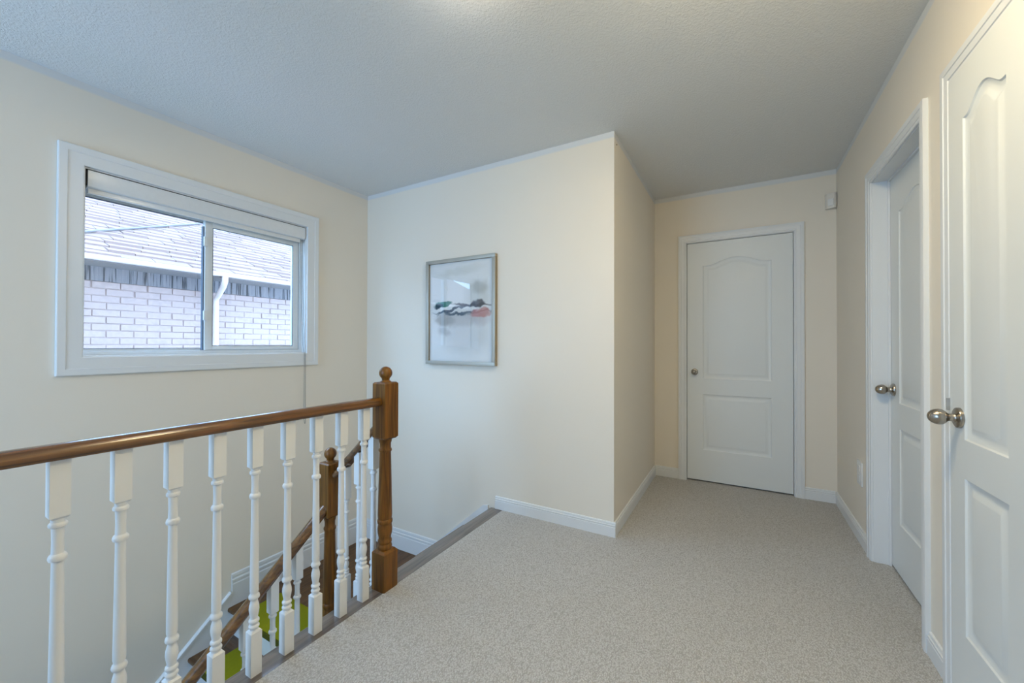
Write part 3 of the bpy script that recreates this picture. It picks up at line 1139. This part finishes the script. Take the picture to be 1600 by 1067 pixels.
# ------------------------------------------------------------------ framed picture
PX0, PX1, PZ0, PZ1 = -2.130, -1.492, 1.007, 1.806
pic = empty('framed_picture', ((PX0 + PX1) / 2, YP, PZ0))
tag(pic, 'abstract watercolour print in a thin silver frame hanging on the cream wall', 'picture')
fwid, fdep = 0.026, 0.036
PF = YP - 0.001
for (a, b_, c, d) in ((PX0, PX1, PZ1 - fwid, PZ1), (PX0, PX1, PZ0, PZ0 + fwid), (PX0, PX0 + fwid, PZ0 + fwid, PZ1 - fwid), (PX1 - fwid, PX1, PZ0 + fwid, PZ1 - fwid)):
    rail = MB().box(a, b_, PF - fdep, PF - fdep + 0.012, c, d).build('frame_rail', M['silver'], pic, bevel=0.0015)
    MB().box(a + 0.001, b_ - 0.001, PF - fdep + 0.012, PF, c + 0.001, d - 0.001).build('frame_side', M['bronze'], rail)
cxp, czp = (PX0 + PX1) / 2, (PZ0 + PZ1) / 2
pr_w, pr_h = (PX1 - PX0) / 2 - fwid, (PZ1 - PZ0) / 2 - fwid
MB().box(PX0 + fwid, PX1 - fwid, PF - 0.014, PF - 0.006, PZ0 + fwid, PZ1 - fwid).build('mat_board', M['mat'], pic)
ap = MB().box(-pr_w + 0.010, pr_w - 0.010, -0.001, 0.0, -pr_h + 0.010, pr_h - 0.010).build('art_print', M['art'])
ap.location = (cxp, PF - 0.0145, czp)
adopt(ap, pic)
MB().box(PX0 + fwid, PX1 - fwid, PF - 0.022, PF - 0.020, PZ0 + fwid, PZ1 - fwid).build('pane', M['picglass'], pic)

# ------------------------------------------------------------------ small wall fittings
md = empty('motion_detector', (XR - 0.03, YD - 0.03, 2.17))
tag(md, 'small ivory motion detector in the corner under the ceiling', 'sensor')
MB().extrude([(XR - 0.002, YD - 0.001), (XR - 0.004, YD - 0.042), (XR - 0.018, YD - 0.050), (XR - 0.060, YD - 0.030), (XR - 0.068, YD - 0.012), (XR - 0.066, YD - 0.001)], 'z', 2.168, 2.280).build('housing', M['plastic'], md, bevel=0.006)
T = Matrix.Translation((XR - 0.040, YD - 0.036, 2.215))
MB().extrude([(XR - 0.0225, YD - 0.0495), (XR - 0.055, YD - 0.0340), (XR - 0.056, YD - 0.0380), (XR - 0.041, YD - 0.0490), (XR - 0.0255, YD - 0.0535)], 'z', 2.185, 2.235).build('lens', M['plate'], md, bevel=0.001)

wp = empty('wall_outlet', (XR, 3.07, 0.335))
tag(wp, 'white electrical outlet plate low on the wall beside the recessed door', 'outlet')
MB().box(XR - 0.008, XR - 0.0002, 3.020, 3.125, 0.335, 0.475).build('cover_plate', M['plate'], wp, bevel=0.003)
for zc in (0.375, 0.435):
    MB().box(XR - 0.0105, XR - 0.0078, 3.052, 3.093, zc - 0.018, zc + 0.018).build('socket', M['plate'], wp, bevel=0.001)

nl = MB().lathe([(0.0045, 0.0), (0.005, 0.002), (0.003, 0.004), (0.0006, 0.0045)], 12, Matrix.Translation((XC, 2.45, 2.40)) @ Matrix.Rotation(math.pi / 2, 4, 'Y'))
nlo = nl.build('wall_screw', M['bronze'], smooth=50)
tag(nlo, 'small dark screw head high on the short hall wall', 'screw')

# ------------------------------------------------------------------ ceiling lamp
def ceiling_lamp(LX, LY, power, color, label):
    lamp = empty('ceiling_lamp', (LX, LY, H))
    tag(lamp, label, 'lamp')
    MB().lathe([(0.175, H - 0.022), (0.180, H - 0.018), (0.180, H - 0.004), (0.176, H)], 40, Matrix.Translation((LX, LY, 0))).build('rim', M['brass'], lamp, smooth=40)
    gm, gnt, gb = new_mat('lit_opal_glass')
    gb.inputs['Base Color'].default_value = (0.9, 0.8, 0.65, 1)
    gb.inputs['Emission Color'].default_value = (*color, 1)
    gb.inputs['Emission Strength'].default_value = power
    prof = [(max(0.002, 0.160 * math.sin(a)), H - 0.023 - 0.075 * math.cos(a)) for a in [k * math.pi / 2 / 10 for k in range(11)]]
    MB().lathe(prof, 40, Matrix.Translation((LX, LY, 0))).build('shade', gm, lamp, smooth=60)


ceiling_lamp(-0.788, 1.012, P_LAMP[0], P_LAMP[1], 'round flush ceiling lamp with a warm glass shade above the landing')
ceiling_lamp(0.0, 1.12, P_FILL_LAMP[0], P_FILL_LAMP[1], 'unseen flush ceiling lamp added in front of the closet door to brighten the hall')  # added lamp, out of view, lights the hall

# ------------------------------------------------------------------ outside: neighbouring house
HX = -5.30
house = empty('neighbour_house', (HX, 2.5, ZLOW))
tag(house, 'pale brick house with grey shingle roof seen through the window', 'house')
wall_o = MB().box(HX - 0.2, HX - 0.010, -4, 9, ZLOW, 1.90).build('brick_wall', M['farbrick'], house)
CH, BL_ = 0.0675, 0.205
bmesh_brick = None
mbk = MB().box(-0.011, 0.0, -BL_ / 2 + 0.004, BL_ / 2 - 0.004, -CH / 2 + 0.0035, CH / 2 - 0.0035)
me_brick = mbk.mesh('brick', M['brick'], bevel=0.003, segs=1)
for r in range(13):
    zc = 1.755 - CH / 2 - r * CH
    for c in range(22):
        yc = 0.15 + c * BL_ + (BL_ / 2 if r % 2 else 0) + random.uniform(-0.004, 0.004)
        o = bpy.data.objects.new('brick', me_brick)
        COL.objects.link(o)
        o.location = (HX + random.uniform(-0.005, 0.001), yc, zc)
        adopt(o, wall_o)
MB().box(HX - 0.010, HX + 0.012, -4, 9, 1.755, 1.890).build('eave_shade_band', M['eave_shade_band'], house)  # band carrying the painted shade under the eave and its drip stains
EX = -4.95
MB().box(HX - 0.010, EX, -4, 9, 1.890, 1.900).build('soffit', M['soffit'], house)
MB().extrude([(EX - 0.012, 1.900), (EX + 0.045, 1.900), (EX + 0.054, 1.912), (EX + 0.056, 1.942), (EX + 0.048, 1.942), (EX + 0.045, 1.920), (EX, 1.920), (EX - 0.012, 1.948)], 'y', -4, 9).build('gutter', M['outwhite'], house)
RS_ = 0.50


def roofz(x, off=0.0):
    return 1.955 + RS_ * (EX - x) + off


rf = MB().extrude([(EX + 0.03, roofz(EX + 0.03) - 0.03), (EX + 0.03, roofz(EX + 0.03)), (-9.0, roofz(-9.0)), (-9.0, roofz(-9.0) - 0.03)], 'y', -4, 9).build('roof', M['shingle'], house)
# shingle courses: overlapping tabs, each a thin wedge
sh = MB()
step = 0.125
r = 0
x = EX + 0.04
rnd = random.Random(3)
while x > -8.6:
    y = -1.5 + rnd.uniform(0, 0.3)
    while y < 7.5:
        w = rnd.uniform(0.18, 0.36)
        t = rnd.choice((0.009, 0.016, 0.024))
        xa, xb = x, x - step * 1.05
        v = [(xa, y, roofz(xa, 0.001)), (xa, y + w - 0.006, roofz(xa, 0.001)), (xb, y + w - 0.006, roofz(xb, 0.001)), (xb, y, roofz(xb, 0.001)),
             (xa, y, roofz(xa, t + 0.004)), (xa, y + w - 0.006, roofz(xa, t + 0.004)), (xb, y + w - 0.006, roofz(xb, 0.003)), (xb, y, roofz(xb, 0.003))]
        sh.add(v, [(0, 3, 2, 1), (4, 5, 6, 7), (0, 1, 5, 4), (1, 2, 6, 5), (2, 3, 7, 6), (3, 0, 4, 7)])
        y += w
    x -= step
    r += 1
so = sh.build('shingle_courses', M['shingle'], rf)
so['kind'] = 'stuff'
# flashing line crossing the roof
fa, fb = Vector((-5.18, 0.96, roofz(-5.18, 0.026))), Vector((-7.6, 3.62, roofz(-7.6, 0.026)))
MB().sweep([(-0.012, -0.01), (0.012, -0.01), (0.012, 0.006), (-0.012, 0.006)], fa, fb, (0.447, 0, 0.894)).build('valley_flashing', M['soffit'], rf)
# downspout: outlet elbow under the gutter, then down the wall
dsy = 2.285
ds = MB()
tube(ds, [(EX + 0.03, dsy - 0.06, 1.905), (EX + 0.03, dsy - 0.06, 1.85), (EX - 0.02, dsy - 0.05, 1.80), (HX + 0.12, dsy - 0.005, 1.72), (HX + 0.045, dsy, 1.67), (HX + 0.045, dsy, 1.58), (HX + 0.045, dsy, ZLOW + 0.05)], 0.029, 12)
ds.build('downspout', M['outwhite'], house, smooth=50)

# small tree in front of the neighbour's wall
tx, ty = -4.55, 0.90
tree = empty('garden_tree', (tx, ty - 0.25, ZLOW))
tag(tree, 'green leafy tree top beside the neighbouring brick wall', 'tree')
tr = MB()
tube(tr, [(tx, ty - 0.25, ZLOW), (tx + 0.03, ty - 0.25, -1.0), (tx - 0.02, ty - 0.22, 0.3), (tx, ty - 0.2, 1.15)], 0.03, 8)
tr.build('trunk', M['bark'], tree, smooth=50)
lf = MB()
for i in range(420):
    th, ph = random.uniform(0, 2 * math.pi), math.acos(random.uniform(-1, 1))
    rr = random.uniform(0.3, 1.0) ** 0.6
    c = Vector((tx + 0.42 * rr * math.sin(ph) * math.cos(th), ty - 0.27 + 0.32 * rr * math.sin(ph) * math.sin(th), 0.75 + 0.55 * rr * math.cos(ph)))
    a = Vector((random.uniform(-1, 1), random.uniform(-1, 1), random.uniform(-0.5, 0.5))).normalized() * 0.045
    b = a.cross(Vector((random.uniform(-1, 1), random.uniform(-1, 1), 1))).normalized() * 0.020
    lf.add([c - a, c + b, c + a, c - b], [(0, 1, 2, 3)])
lo_ = lf.build('foliage', M['leaf'], tree)
lo_['kind'] = 'stuff'
struct(MB().box(-30, XL - e - 1.0, -20, 30, ZLOW - 0.1, ZLOW).build('ground', M['ground']), 'grass between the houses')
